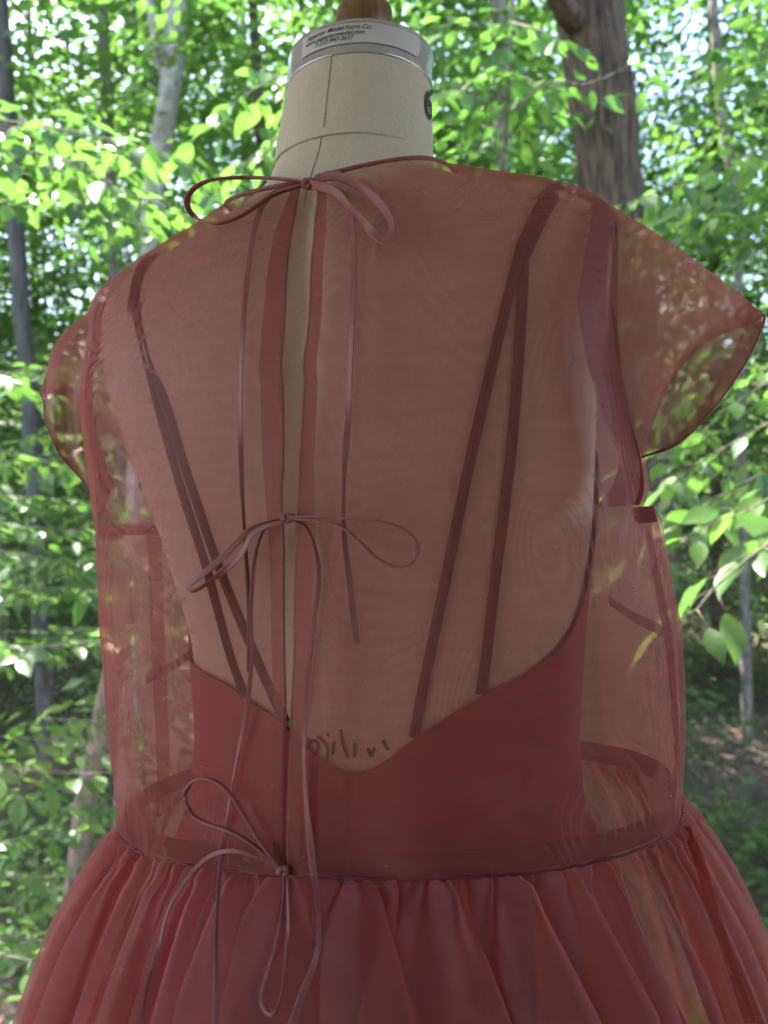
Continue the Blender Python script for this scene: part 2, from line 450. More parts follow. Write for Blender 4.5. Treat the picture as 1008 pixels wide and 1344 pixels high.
def table(rows):
    a = np.array(sorted(rows), float)
    z = np.linspace(a[0, 0], a[-1, 0], 500)
    colz = []
    k = np.exp(-np.linspace(-2, 2, 21) ** 2); k /= k.sum()
    for c in range(1, a.shape[1]):
        v = np.interp(z, a[:, 0], a[:, c])
        v = np.convolve(np.pad(v, 10, 'edge'), k, 'valid')
        colz.append(v)
    return lambda q: [np.interp(q, z, v) for v in colz]

#            z     xc     w     back  front  n
BODY = table([(0.70, .010, .175, .120, .090, 2.2), (0.80, .012, .188, .135, .098, 2.2), (0.90, .015, .182, .125, .095, 2.2), (1.02, .018, .166, .102, .088, 2.2),
              (1.12, .020, .160, .094, .090, 2.2), (1.20, .023, .164, .100, .108, 2.3), (1.28, .018, .180, .112, .128, 2.4), (1.35, .008, .195, .118, .132, 2.5),
              (1.42, -.004, .210, .118, .112, 2.5), (1.465, -.004, .218, .110, .090, 2.4), (1.485, -.004, .222, .102, .076, 2.3), (1.50, -.003, .221, .096, .068, 2.3),
              (1.511, -.001, .214, .091, .064, 2.3), (1.523, .002, .192, .086, .060, 2.3), (1.536, .004, .150, .080, .056, 2.2), (1.549, .007, .112, .076, .055, 2.1), (1.560, .011, .082, .074, .060, 2.0), (1.575, .015, .069, .069, .065, 2.0), (1.60, .0165, .064, .064, .064, 2.0)])

def S(t, n): return np.sign(t) * np.abs(t) ** (2.0 / n)
def body_local(phi, z, off=0.0):
    xc, w, b, d, n = BODY(z)
    c = np.cos(phi)
    x = xc + (w + off) * S(np.sin(phi), n)
    y = np.where(c > 0, -(b + off) * S(c, n), -(d + off) * S(c, n))
    return np.stack(np.broadcast_arrays(x, y, z), -1)

def zwaist(x): return 1.052 + 0.09 * x
LOOSE = table([(0.95, .018, .236, .128, .150), (1.05, .018, .236, .128, .150), (1.13, .018, .240, .130, .155), (1.21, .016, .241, .130, .155), (1.28, .012, .236, .129, .152), (1.33, .005, .232, .131, .148),
               (1.40, -.003, .230, .135, .128), (1.46, .002, .227, .129, .110), (1.50, .004, .225, .120, .095), (1.62, 0, .05, .05, .05)])
def dress_tab(z):
    xc, w, b, d, n = BODY(z)
    lx, lw, lb, ld = LOOSE(z)
    k = np.clip((1.515 - z) / 0.09, 0, 1)
    k = k * k * (3 - 2 * k)
    xc = xc * (1 - k) + lx * k
    return xc, (w + .009) * (1 - k) + lw * k, (b + .012) * (1 - k) + lb * k, (d + .012) * (1 - k) + ld * k, np.interp(z, [1.05, 1.22, 1.43, 1.50, 1.56], [2.3, 2.6, 2.6, 2.45, 2.15])
def dress_local(phi, z, off=0.0):
    xc, w, b, d, n = dress_tab(z)
    c = np.cos(phi)
    x = xc + (w + off) * S(np.sin(phi), n)
    y = np.where(c > 0, -(b + off) * S(c, n), -(d + off) * S(c, n))
    return np.stack(np.broadcast_arrays(x, y, z), -1)
def skirt_tab(s):
    e = 1 - np.exp(-s / .085)
    return .236 + .030 * e + .27 * s, .128 + .036 * e + .24 * s, .150 + .036 * e + .24 * s
def implicit(p, kind):
    """<0 inside; p local"""
    x, y, z = p
    if kind == 'body': xc, w, b, d, n = BODY(z)
    else:
        zw = zwaist(x)
        if z >= zw: xc, w, b, d, n = dress_tab(z)
        else:
            w, b, d = skirt_tab(zw - z); xc, n = .018, 2.3
    return (abs(x - xc) / w) ** n + (abs(y) / (b if y < 0 else d)) ** n - 1
def ray_hit(px, py, kind='dress', far=False, off=0.0):
    v = P(px, py, 1.0) - CAM
    ts = np.arange(0.40, 1.05, 0.004)
    fs = [implicit(to_local(CAM + v * t), kind) for t in ts]
    ins = [i for i, f in enumerate(fs) if f < 0]
    if not ins:
        t = ts[int(np.argmin(fs))]
    else:
        i = (ins[-1] + 1) if far else ins[0]
        a, b = ts[i - 1], ts[i]
        fa = fs[i - 1] < 0
        for _ in range(14):
            m = (a + b) / 2
            if (implicit(to_local(CAM + v * m), kind) < 0) == fa: a = m
            else: b = m
        t = (a + b) / 2
    t -= off
    if kind == 'dress' and off > 0:              # lie in front of the skirt's folds
        l = to_local(CAM + v * t)
        t -= .016 * min(1.0, max(0.0, (zwaist(l[0]) + .004 - l[2]) / .04))
    return CAM + v * t
def phi_z(px, py, kind='dress', far=False):
    l = to_local(ray_hit(px, py, kind, far))
    xc, w, b, d, n = (BODY if kind == 'body' else dress_tab)(l[2])
    sx = np.clip((l[0] - xc) / w, -1, 1)
    s = np.sign(sx) * abs(sx) ** (n / 2)
    c = (abs(l[1]) / (b if l[1] < 0 else d)) ** (n / 2) * (1 if l[1] < 0 else -1)
    return math.atan2(s, c), float(l[2])
def on(pts, kind='dress', off=0.003, far=False):
    return np.array([ray_hit(x, y, kind, far, off) for x, y in pts])

# ------------------------------------------------------------------ the dress form
form = tag(empty('dress_form', (CX, CY, 0)), 'cream linen dress form with tall neck, metal neck band and wooden finial', 'dress form')
zz = np.concatenate([np.linspace(0.70, 1.48, 60), np.linspace(1.49, 1.60, 36)])
ph = np.linspace(-math.pi, math.pi, 97)[:-1]
G = [to_world(body_local(ph, np.full_like(ph, z))) for z in zz]
G.insert(0, to_world(body_local(ph, np.full_like(ph, .70)) * np.array([.02, .02, 1])))
link('torso', grid_mesh('torso', G, closed_v=True), M['linen'], form)
NECK = lambda z: to_world(np.array([.0170 + (z - 1.6) * .07, (z - 1.6) * .10, z]))[:2]
# neck: leans a little forward
prof = [(.0668, 1.585), (.0652, 1.605), (.0634, 1.625), (.0620, 1.64), (.0609, 1.652)]
link('neck', lathe('neck', prof, NECK), M['linen'], form)
link('neck_band', lathe('neck_band', [(.0590, 1.6505), (.0614, 1.6505), (.0620, 1.652), (.0614, 1.6535), (.0611, 1.655), (.0609, 1.674), (.0614, 1.676), (.0611, 1.678), (.0590, 1.6795), (.030, 1.681), (.001, 1.681)], NECK, 72), M['band'], form)
def neck_pt(phi, z, r):
    c = NECK(z)
    l = r * (math.sin(phi) * LX - math.cos(phi) * LY)
    return np.array([c[0] + l[0], c[1] + l[1], z])
def neck_r(z): return float(np.interp(z, [1.585, 1.605, 1.625, 1.64, 1.652], [.0668, .0652, .0634, .0620, .0609]))
# seams on neck and back
link('neck_seam', tube('neck_seam', [neck_pt(R(2), z, neck_r(z) + .0001) for z in np.linspace(1.592, 1.651, 12)], .00035, 6), M['thread'], form)
zs = np.linspace(1.592, 1.53, 14)
link('centre_seam', tube('centre_seam', to_world(np.array([body_local(np.array(R(1.0)), np.array(z), .0002) for z in zs])), .00035, 6), M['thread'], form)
# paper label on the band
lab = [[neck_pt(R(a), z, .0616) for a in np.linspace(-26, 72, 40)] for z in np.linspace(1.6585, 1.6742, 5)]
for i, row in enumerate(lab):                        # rounded right end
    k = [5, 1, 0, 1, 5][i]
    for j in range(40):
        lab[i][j] = neck_pt(R(-26 + (98 - k * .6) * j / 39), [1.6585, 1.662, 1.6663, 1.670, 1.6742][i], .0617)
label = link('label_plate', grid_mesh('label_plate', lab), M['sticker'], form)
def neck_text(body, size, phi0, z0, r, name, parent, mat, shear=0.0, tall=1.0):
    cu = bpy.data.curves.new(name, 'FONT')
    cu.body = body; cu.size = size; cu.shear = shear; cu.offset = size * .012
    tmp = bpy.data.objects.new(name, cu); col.objects.link(tmp)
    me = bpy.data.meshes.new_from_object(tmp.evaluated_get(bpy.context.evaluated_depsgraph_get()))
    bpy.data.objects.remove(tmp)
    for v in me.vertices:
        p = neck_pt(phi0 + v.co.x / r, z0 + v.co.y * tall, r)
        v.co = Vector(p)
    return link(name, me, mat, parent, smooth=False)
neck_text('Superior Model Form Co.', .0052, R(-21), 1.6695, .0619, 'lettering', label, M['ink'], .35)
neck_text('www.superiormodel.com', .0049, R(-22), 1.6653, .0619, 'lettering', label, M['ink'], .35)
neck_text('T 212-947-3633', .0049, R(-13), 1.6612, .0619, 'lettering', label, M['ink'], .35)
neck_text('6', .036, R(79), 1.616, .0648, 'size_number', form, M['ink'])
# marker writing half hidden behind the slip
for st in ([(404, 968), (400, 985), (404, 996), (414, 990), (418, 976), (408, 972), (404, 980)], [(416, 966), (424, 972), (430, 984), (428, 1000), (424, 1012)],
           [(438, 974), (437, 990)], [(447, 958), (450, 975), (457, 995)], [(466, 976), (465, 994)], [(483, 982), (487, 992), (491, 982)], [(502, 972), (509, 984)], [(429, 964), (432, 965)]):
    link('marker_stroke', tube('marker_stroke', resample(on(st, 'body', .0004), 16), .0013, 6), M['pencil'], form)
# finial
zf = 1.681
link('finial', lathe('finial', [(.0165, zf), (.0170, zf + .004), (.0150, zf + .008), (.0175, zf + .012), (.0235, zf + .020), (.0250, zf + .030), (.0235, zf + .042), (.016, zf + .054), (.001, zf + .058)], NECK, 40), M['wood'], form)
kn = np.append(NECK(zf), zf + .0105)
link('lock_screw', tube('lock_screw', [kn - LX * .008 - LY * .008, kn - LX * .023 - LY * .013, kn - LX * .0235 - LY * .0135, kn - LX * .031 - LY * .0155], [.004, .004, .0062, .0062], 14), M['bark_dark'], form)
# stand under the torso
link('pole', tube('pole', [to_world(np.array([0.01, 0, z])) for z in (.06, .4, .72)], .016, 16), M['iron'], form)
for k in range(4):
    a = R(45 + 90 * k)
    e = np.array([math.cos(a), math.sin(a), 0])
    c = to_world(np.array([0.01, 0, 0]))
    link('foot', tube('foot', catmull([c + [0, 0, .16], c + e * .08 + [0, 0, .12], c + e * .2 + [0, 0, .06], c + e * .27 + [0, 0, .05]], 14), np.linspace(.014, .009, 14), 10), M['iron'], form)
    link('caster', lathe('caster', [(.001, .004), (.016, .006), (.022, .022), (.016, .040), (.001, .042)], (c + e * .27)[:2], 16), M['iron'], form)

# ------------------------------------------------------------------ the slip worn under the dress
slip = tag(empty('slip_dress', (CX, CY, 0.4)), 'dark maroon slip with scooped back and split thin straps under the sheer dress', 'slip')
neckline_px = [(300, 895), (325, 914), (372, 945), (410, 985), (440, 1008), (475, 1016), (505, 1000), (545, 966), (585, 940), (630, 912), (690, 882), (730, 850), (752, 815), (764, 775)]
nl = sorted([phi_z(x, y, 'body') for x, y in neckline_px])
nlp = np.array([a for a, b in nl]); nlz = np.array([b for a, b in nl])
nlp = np.concatenate([[-math.pi, -2.4, -1.75, -1.45, -1.2], nlp, [1.75, 2.4, math.pi]])
nlz = np.concatenate([[1.37, 1.42, 1.30, 1.225, 1.185], nlz, [1.33, 1.42, 1.37]])
phs = np.linspace(-math.pi, math.pi, 241)
top = np.interp(phs, nlp, nlz)
top = np.convolve(np.pad(top, 2, 'edge'), np.ones(5) / 5, 'valid')
def slip_local(phi, z):
    l = body_local(phi, z, .0035)
    k = (np.clip((1.06 - z) / .6, 0, 1) ** .75)[..., None] if np.ndim(z) else np.array(max(0, min(1, (1.06 - z) / .6)))
    f = 1 + .75 * k * np.array([1, 1, 0])
    return l * f
G = []
for v in np.linspace(0, 1, 60) ** 1.2:
    z = top + (0.45 - top) * v
    l = slip_local(phs, z)
    r = 1 + np.clip((1.06 - z) / .5, 0, 1)[:, None] * .03 * np.sin(phs * 14 + 2 * np.sin(phs * 3))[:, None] * np.array([1, 1, 0])
    G.append(to_world(l * r))
link('slip_body', grid_mesh('slip_body', G), M['slip'], slip)
edge = np.array(G[0])
link('top_hem', tube('top_hem', edge[::2], .0007, 6), M['slip'], slip)
def hits(px, py, kind='body'):
    v = P(px, py, 1.0) - CAM
    return any(implicit(to_local(CAM + v * t), kind) < 0 for t in np.arange(.45, .9, .006))
def slip_strap(name, pts, w):
    pts = [q for q in pts if hits(*q)]
    p = on(pts, 'body', .0028)
    if name == 'shoulder_strap':                     # on over the shoulder to the front
        p = np.vstack([p[0] + LY * .050 + LZ * .012, p[0] + LY * .024 + LZ * .011, p])
    link(name, strap(name, p, w, .0014, 40), M['strap'], slip)
slip_strap('shoulder_strap', [(752, 216), (745, 226), (738, 236), (731, 245), (724, 256), (714, 272), (697, 306), (686, 332)], .0125)
slip_strap('strap', [(683, 328), (655, 440), (618, 600), (585, 760), (560, 880), (543, 968)], .0074)
slip_strap('strap', [(688, 328), (683, 440), (670, 600), (650, 760), (640, 850), (631, 912)], .0074)
slip_strap('shoulder_strap', [(222, 296), (216, 304), (210, 312), (204, 322), (192, 350), (181, 380), (177, 410)], .0125)
slip_strap('strap', [(177, 404), (205, 520), (238, 640), (270, 740), (300, 850), (322, 915)], .0074)
slip_strap('strap', [(181, 404), (214, 520), (252, 640), (290, 750), (335, 860), (374, 948)], .0074)
for p in ((686, 328), (178, 404)):
    c = on([p], 'body', .004)[0]
    a = np.linspace(0, 2 * math.pi, 20)
    link('strap_ring', tube('strap_ring', [c + .0045 * (math.cos(t) * RIGHT + math.sin(t) * UP) for t in a], .0010, 6), M['strap'], slip)

# ------------------------------------------------------------------ the sheer dress
dress = tag(empty('organza_dress', (CX, CY, 0.4)), 'sheer rose organza dress with cap sleeves, open tied back and gathered skirt', 'dress')
def wob(l, amp=.0025, f=9.0, seed=0.0):
    """small uneven waves in the cloth"""
    x, y, z = l[..., 0], l[..., 1], l[..., 2]
    a = np.sin(f * 1.3 * x * 5 + 3 * z + seed) * np.sin(f * z * 1.7 + 4 * x + seed * 2) + .6 * np.sin(f * 9 * x + 11 * y + 2.3 * np.sin(7 * z + seed))
    rad = unit(l * np.array([1, 1, 0]))
    return l + rad * (amp * a)[..., None]

arm_px = [(822, 268), (806, 325), (800, 400), (806, 460), (816, 510), (829, 560), (841, 600), (841, 640), (828, 668)]
arm = sorted([(b, a) for a, b in [phi_z(x, y) for x, y in arm_px]])
arm_z = np.array([a for a, b in arm]); arm_f = np.array([b for a, b in arm])
Z_ARM_LO, Z_ARM_HI = arm_z[0], max(arm_z[-1], 1.500)
def phi_edge(z):
    f = np.interp(z, arm_z, arm_f)
    f = np.where(z > Z_ARM_HI - .004, R(90), f)
    k = np.clip((Z_ARM_LO - z) / .008, 0, 1)
    return f * (1 - k) + R(90) * k
cbl_px = [(391, 243), (385, 278), (378, 320), (372, 400), (369, 500), (370, 600), (370, 700), (371, 860), (373, 935), (371, 1000), (371, 1140)]
cbr_px = [(416, 243), (413, 278), (410, 320), (405, 400), (398, 500), (391, 600), (386, 700), (382, 860), (378, 935), (377, 1000), (377, 1140)]
def cbtab(px):
    q = sorted([(b, a) for a, b in [phi_z(x, y) for x, y in px]])
    return np.array([a for a, b in q]), np.array([b for a, b in q])
cbl, cbr = cbtab(cbl_px), cbtab(cbr_px)
def ztop_back(phi): return 1.544 + .017 * np.abs(np.sin(phi)) ** 1.6
def panel(side, nc=44, nr=110, c0=0.0, c1=1.0, off=0.0):
    cb = cbl if side < 0 else cbr
    G = []
    for t in np.linspace(0, 1, nr):
        row = []
        c = np.linspace(c0, c1, nc)
        pn = c * R(90) * side
        xw = .25 * np.sin(pn)
        z = ztop_back(pn) * (1 - t) + zwaist(xw) * t
        lo = np.interp(z, *cb)
        hi = phi_edge(z) * side
        f = lo + (hi - lo) * c
        l = dress_local(f, z, off)
        for _ in range(2):
            zb = zwaist(l[:, 0]); z = ztop_back(pn) * (1 - t) + zb * t
            l = dress_local(lo + (hi - lo) * c, z, off)
        G.append(to_world(wob(l, .0005 + .0027 * min(1, max(0, (t - .15) * 1.6)) , seed=side)))
    return np.array(G)
GR, GL = panel(1), panel(-1)
link('back_panel', grid_mesh('back_panel', GR), M['organza'], dress)
link('back_panel', grid_mesh('back_panel', GL), M['organza'], dress)
# button-band facings either side of the opening
for side in (-1, 1):
    cb = cbl if side < 0 else cbr
    G = []
    for t in np.linspace(0, 1, 90):
        z = np.full(5, 1.5445 * (1 - t) + (1.053) * t)
        lo = np.interp(z, *cb)
        l = dress_local(lo + side * np.linspace(0, R(1.7), 5), z, -.0028)
        G.append(to_world(wob(l, .0005 + .0027 * min(1, max(0, (t - .15) * 1.6)), seed=side)))
    link('placket', grid_mesh('placket', G), M['organza_double'], dress)
    link('placket_edge', tube('placket_edge', np.array(G)[:, 0], .0007, 6), M['ribbon'], dress)
# front of the bodice
G = []
for t in np.linspace(0, 1, 90):
    c = np.linspace(0, 1, 90)
    pn = R(90) + c * R(180)
    zt = 1.561 - .07 * np.abs(np.cos(pn)) ** .9
    z = zt * (1 - t) + zwaist(.25 * np.sin(pn)) * t
    ed = phi_edge(z)
    ed = np.where(ed < R(89), R(180) - ed * 1.02, R(90))
    f = np.where(c < .5, ed + (R(180) - ed) * c * 2, R(180) + (R(180) - ed) * (c * 2 - 1))
    l = dress_local(f, z)
    for _ in range(2):
        z = zt * (1 - t) + zwaist(l[:, 0]) * t
        l = dress_local(f, z)
    G.append(to_world(wob(l, .003 * min(1, t * 2), seed=3)))
GF = np.array(G)
link('front_panel', grid_mesh('front_panel', GF), M['organza_moire'], dress)
# neckline binding
nb = np.concatenate([GL[0][::-1], GR[0]])
for g in (GL[0], GR[0]):
    link('neck_binding', tube('neck_binding', resample(g, 50), .0016, 6), M['ribbon'], dress)
link('neck_binding', tube('neck_binding', resample(GF[0], 70), .0016, 6), M['ribbon'], dress)

def surf_strip(name, phz, width_dir, n=40, off=-.0035, mat='seam', parent=None, seed=0.0):
    """band lying on the dress: centre line (phi, z), half-widths as (dphi, dz)"""
    q = resample(np.array([(a, b, 0) for a, b in phz]), n)
    G = []
    for a, b, _ in q:
        u = np.linspace(-1, 1, 5)
        l = dress_local(a + u * width_dir[0], b + u * width_dir[1], off)
        G.append(to_world(wob(l, .0032, seed=seed)))
    return link(name, grid_mesh(name, G), M[mat], parent or dress)
# armhole bindings
for side in (-1, 1):
    zz2 = np.linspace(Z_ARM_HI, Z_ARM_LO + .002, 50)
    G = []
    for z in zz2:
        f = float(phi_edge(np.array(z)))
        u = np.linspace(0, 1, 5)
        l = dress_local(side * (f - u * R(13)), np.full(5, z), -.0035)
        G.append(to_world(l))
    link('armhole_binding', grid_mesh('armhole_binding', G), M['seam'], dress)
    G2 = []
    for z in zz2:
        f = R(180) - float(phi_edge(np.array(z))) * 1.02
        u = np.linspace(0, 1, 5)
        l = dress_local(side * (f + u * R(9)), np.full(5, z), -.001)
        G2.append(to_world(l))
    link('armhole_binding', grid_mesh('armhole_binding', G2), M['seam'], dress)
    # under the arm
    fe = float(phi_edge(np.array(Z_ARM_LO + .002)))
    G3 = [to_world(dress_local(np.full(5, side * a), Z_ARM_LO - .010 + np.linspace(0, .011, 5), -.001)) for a in np.linspace(fe, math.pi - fe, 24)]
    link('armhole_binding', grid_mesh('armhole_binding', G3), M['seam'], dress)
    sg = [to_world(dress_local(np.linspace(side * R(90), side * R(86.5), 4), np.full(4, z), .001)) for z in np.linspace(1.559, Z_ARM_HI, 24)]
    link('shoulder_seam', grid_mesh('shoulder_seam', sg), M['seam'], dress)
# side seams
q = [phi_z(x, y) for x, y in [(857, 680), (868, 740), (876, 800), (884, 880), (890, 960), (893, 1042)]]
surf_strip('side_seam', q, (R(3.0), 0), seed=1.0)
q = [(-R(97), z) for z in np.linspace(Z_ARM_LO - .01, 1.015, 6)]
surf_strip('side_seam', q, (R(3.0), 0), seed=3.0, mat='organza_double')
# darts on the front seen through the back
for pts in ([(803, 788), (850, 815), (896, 852)], [(186, 892), (220, 875), (258, 853)]):
    q = [phi_z(x, y, far=True) for x, y in pts]
    surf_strip('dart', q, (0, .0045), seed=3.0)
# waist band and gathering cord
phw = np.linspace(-math.pi, math.pi, 161)
def waist_local(phi, dz, off=0.0):
    l = dress_local(phi, np.full_like(phi, 1.04), off)
    for _ in range(3):
        l = dress_local(phi, zwaist(l[..., 0]) + dz, off)
    return l
G = [to_world(waist_local(phw, d, -.0045)) for d in np.linspace(0, .0165, 5)]
link('waistband', grid_mesh('waistband', G), M['seam'], dress)
wc = waist_local(phw, 0.0, .0005)
wc[:, 2] += .0006 * np.sin(phw * 70)
link('gathering_seam', tube('gathering_seam', to_world(wc), .0009, 6), M['strap'], dress)

# skirt: gathers that open into deep rounded folds
NPH, NS = 2000, 46
phi = np.linspace(-math.pi, math.pi, NPH + 1)[:-1]
warp = .5 * np.sin(3 * phi + 1.0) + .35 * np.sin(5 * phi + 2.2) + .22 * np.sin(8 * phi + .4) + .16 * np.sin(13 * phi + 1.7)
def folds(s):
    k1 = np.clip(s / .07, 0, 1) ** .8                       # big folds
    k0 = np.exp(-s / .035)                                   # tight gathers at the seam
    big = 37 * phi + 2.8 * warp
    big2 = 67 * phi - 2.8 * warp + 1.3
    amp = .0045 + .007 * k1 + .022 * s
    sc = .75 + .4 * np.sin(4 * phi + 1.3 * warp)
    r = amp * sc * np.cos(big) + .35 * amp * np.cos(big2) + (.0060 * np.cos(95 * phi + 3 * warp) + .0035 * np.cos(151 * phi + 4 * warp)) * (k0 * .95 + .05)
    tang = (3.6 * k1 * sc / 37) * np.sin(big + .6) + 1.3 * k1 / 67 * np.sin(big2) + (1.5 * k0 / 95) * np.sin(95 * phi + 3 * warp + .5) * min(1, s / .006)
    return r, tang
G = []
for s in np.concatenate([np.linspace(0, .06, 16), np.linspace(.07, .70, NS - 16)]):
    w, b, d = skirt_tab(s)
    r, tang = folds(s)
    r = r * np.clip(s / .006 + .45, 0, 1)
    f = phi + tang
    c = np.cos(f); n = 2.3
    base = waist_local(f, 0.0)
    x = .018 + (w + r) * S(np.sin(f), n)
    y = np.where(c > 0, -(b + r) * S(c, n), -(d + r) * S(c, n))
    z = zwaist(.018 + .236 * S(np.sin(f), n)) - s
    l = np.stack([x, y, z], -1)
    k = min(1, s / .02)
    l0 = np.stack([base[:, 0], base[:, 1], base[:, 2] - s], -1)
    rad = unit(l0 * np.array([1, 1, 0]))
    l = l * k + (l0 + rad * r[:, None]) * (1 - k)
    G.append(to_world(l))
link('skirt', grid_mesh('skirt', G, closed_v=True), M['organza_skirt'], dress)
link('skirt_hem', strap('skirt_hem', np.array(G[-1])[::4], .02, .001, 360, normals=unit(np.array(G[-1])[::4] - to_world(np.array([0, 0, .3])))), M['organza_double'], dress)
q = [(900, 1085), (918, 1130), (938, 1200), (962, 1270), (986, 1344)]
link('side_seam', strap('side_seam', on(q, 'dress', .004), .007, .0008, 30), M['organza_double'], dress)

# sleeves
def sleeve(back_px, hem, front, side, fold=0.0, bulge=.004):
    """armhole edge over the shoulder, hem edge, cloth between"""
    A = []
    zs = np.linspace(1.335, Z_ARM_HI, 16)
    for z in zs: A.append(to_world(dress_local(np.array(side * float(phi_edge(np.array(z)))), np.array(z))))
    A[-1] = to_world(dress_local(np.array(side * R(84)), np.array(1.515)))
    A.append(to_world(dress_local(np.array(side * R(96)), np.array(1.515))))
    for z in zs[::-1][1:]: A.append(to_world(dress_local(np.array(side * (math.pi - float(phi_edge(np.array(z))) * 1.02)), np.array(z))))
    n, m = 70, 30
    A = resample(np.array(A), n)
    H = resample(np.array([P(*h) for h in hem]), n)
    G = []
    for k in range(n):
        t = k / (n - 1)
        row = []
        for j in range(m):
            s = j / (m - 1)
            p = A[k] * (1 - s) + H[k] * s
            bul = bulge * 4 * s * (1 - s) * math.sin(math.pi * t) ** .5
            p = p + bul * (np.array([0, 0, .8]) + side * LX * .5)
            if fold:
                e = math.sin(math.pi * s) * .6 + s * .4
                p = p + fold * e * (math.sin(2 * math.pi * (4.2 * t + .5 * s)) * LY + .5 * math.sin(2 * math.pi * (6.3 * t + .3)) * LX) * math.sin(math.pi * t)
            row.append(p)
        G.append(row)
    G = np.array(G)
    sl = link('sleeve', grid_mesh('sleeve', G), M['organza_sleeve'], dress)
    he = link('hem', grid_mesh('sleeve_hem', G[:, int(m * .87):] - np.array([0, -.001, .001])), M['organza_double'], sl)
    link('hem_edge', tube('hem_edge', G[:, -1], .0008, 6), M['ribbon'], sl)
sleeve(None, [(842, 600, .565), (890, 582, .545), (940, 532, .535), (985, 465, .535), (1004, 415, .545), (985, 424, .58), (940, 442, .62), (905, 468, .645), (872, 515, .66), (850, 575, .655)], None, 1)
sleeve(None, [(150, 690, .690), (116, 645, .690), (78, 592, .695), (54, 535, .71), (62, 515, .74), (86, 522, .775), (120, 545, .80), (150, 570, .81), (175, 610, .80)], None, -1, fold=.010, bulge=.026)

# ribbon ties ---------------------------------------------------------
def ribbon(name, pts, w, parent, off=.006, kind='dress', lift=None, taper=None, n=None, edge=False):
    p = on(pts, kind, off)
    if lift is not None:
        q = np.linspace(0, 1, len(pts))
        up = np.interp(q, *lift)
        p = p + unit(CAM - p) * up[:, None]
    k = len(p)
    nr = None
    if edge:                                        # ribbon seen edge-on
        nr = np.tile(UP, (k, 1))
    return link(name, strap(name, p, w * .9, .0017 if edge else .0008, n or 12 * k, normals=nr, taper=taper, twist=0.0 if edge else .8), M['ribbon'], parent, smooth=False)
def knot(p, parent, r=.0042):
    c = on([p], 'dress', .007)[0]
    a = np.linspace(0, 2 * math.pi * 1.9, 36)
    pts = [c + r * .75 * (math.cos(t) * (RIGHT * .9) + math.sin(t) * UP * .75) + FWD * (-.0012 * math.sin(2.3 * t)) for t in a]
    link('knot', tube('knot', pts, .0021, 8), M['ribbon'], parent)
bow = link('bow', tube('bow', on([(396, 242), (404, 241), (412, 242)], 'dress', .004), .003, 8), M['ribbon'], dress)
knot((404, 241), bow)
ribbon('loop', [(402, 240), (370, 235), (320, 233), (275, 237), (250, 252), (246, 270), (258, 286), (284, 293), (318, 282), (358, 256), (400, 242)], .0052, bow, .008, lift=([0, .3, .5, .7, 1], [0, .004, .008, .004, 0]), edge=True)
ribbon('loop', [(406, 240), (432, 231), (456, 236), (490, 258), (510, 284), (514, 303), (503, 314), (488, 303), (466, 280), (440, 252), (408, 242)], .0075, bow, .008, lift=([0, .5, 1], [0, .006, 0]))
ribbon('tail', [(400, 242), (362, 252), (342, 275), (330, 320), (321, 400), (316, 500), (316, 600), (321, 700), (327, 800), (327, 882)], .0044, bow)
ribbon('tail', [(408, 242), (442, 250), (460, 280), (464, 350), (459, 500), (451, 640), (452, 700), (460, 780), (468, 845)], .0052, bow)
bow = link('bow', tube('bow', on([(368, 681), (377, 680), (386, 679)], 'dress', .004), .003, 8), M['ribbon'], dress)
knot((377, 680), bow, .0036)
ribbon('loop', [(380, 679), (420, 678), (452, 680), (500, 684), (534, 698), (548, 718), (541, 738), (520, 744), (494, 732), (470, 710), (448, 692), (410, 683), (382, 681)], .0046, bow, .007, lift=([0, .5, 1], [0, .008, 0]), edge=True)
ribbon('loop', [(374, 680), (345, 688), (322, 701), (288, 735), (262, 757), (247, 769), (256, 775), (284, 757), (316, 728), (330, 702), (352, 688), (374, 682)], .0056, bow, .007, lift=([0, .5, 1], [0, .008, 0]))
ribbon('tail', [(372, 682), (350, 690), (335, 730), (329, 800), (330, 860), (324, 930), (310, 1000), (300, 1060), (291, 1120), (285, 1200), (283, 1280), (282, 1360)], .0036, bow)
ribbon('tail', [(382, 682), (402, 692), (415, 725), (418, 765), (410, 830), (403, 890), (399, 960), (401, 1040), (410, 1130), (418, 1205), (415, 1255), (397, 1305), (378, 1360)], .0052, bow, taper=([0, .45, .6, 1], [.75, .7, 1.1, 1.1]))
bow = link('bow', tube('bow', on([(364, 1144), (372, 1143), (380, 1143)], 'dress', .004), .0026, 8), M['ribbon'], dress)
knot((372, 1143), bow, .0036)
ribbon('loop', [(370, 1142), (342, 1106), (302, 1042), (272, 1022), (250, 1029), (243, 1048), (258, 1074), (308, 1094), (346, 1120), (370, 1143)], .0042, bow, .007, lift=([0, .5, 1], [0, .012, 0]), edge=True)
ribbon('tail', [(370, 1143), (345, 1130), (306, 1117), (272, 1126), (244, 1156), (222, 1192), (206, 1250), (192, 1300), (184, 1360)], .0034, bow, lift=([0, .3, 1], [0, .010, .004]))
ribbon('loop', [(373, 1145), (373, 1170), (366, 1225), (348, 1285), (342, 1312), (350, 1330), (362, 1328), (372, 1290), (378, 1220), (377, 1170), (374, 1146)], .0030, bow, .007)

# ------------------------------------------------------------------ the wood outside
def gz(x, y): return -1.7 + .05 * max(0.0, y - 6) + .12 * math.sin(x * .35 + 1) * math.sin(y * .22) + .0012 * max(0, y - 25) ** 2
xs = np.concatenate([np.linspace(-160, -26, 12), np.linspace(-24, 24, 60), np.linspace(26, 160, 12)])
ys = np.concatenate([np.linspace(-60, 0, 8), np.linspace(1.0, 40, 60), np.linspace(43, 170, 24)])
G = [[(x, y, gz(x, y)) for x in xs] for y in ys]
tag(link('ground', grid_mesh('ground', G), M['soil']), kind='structure')

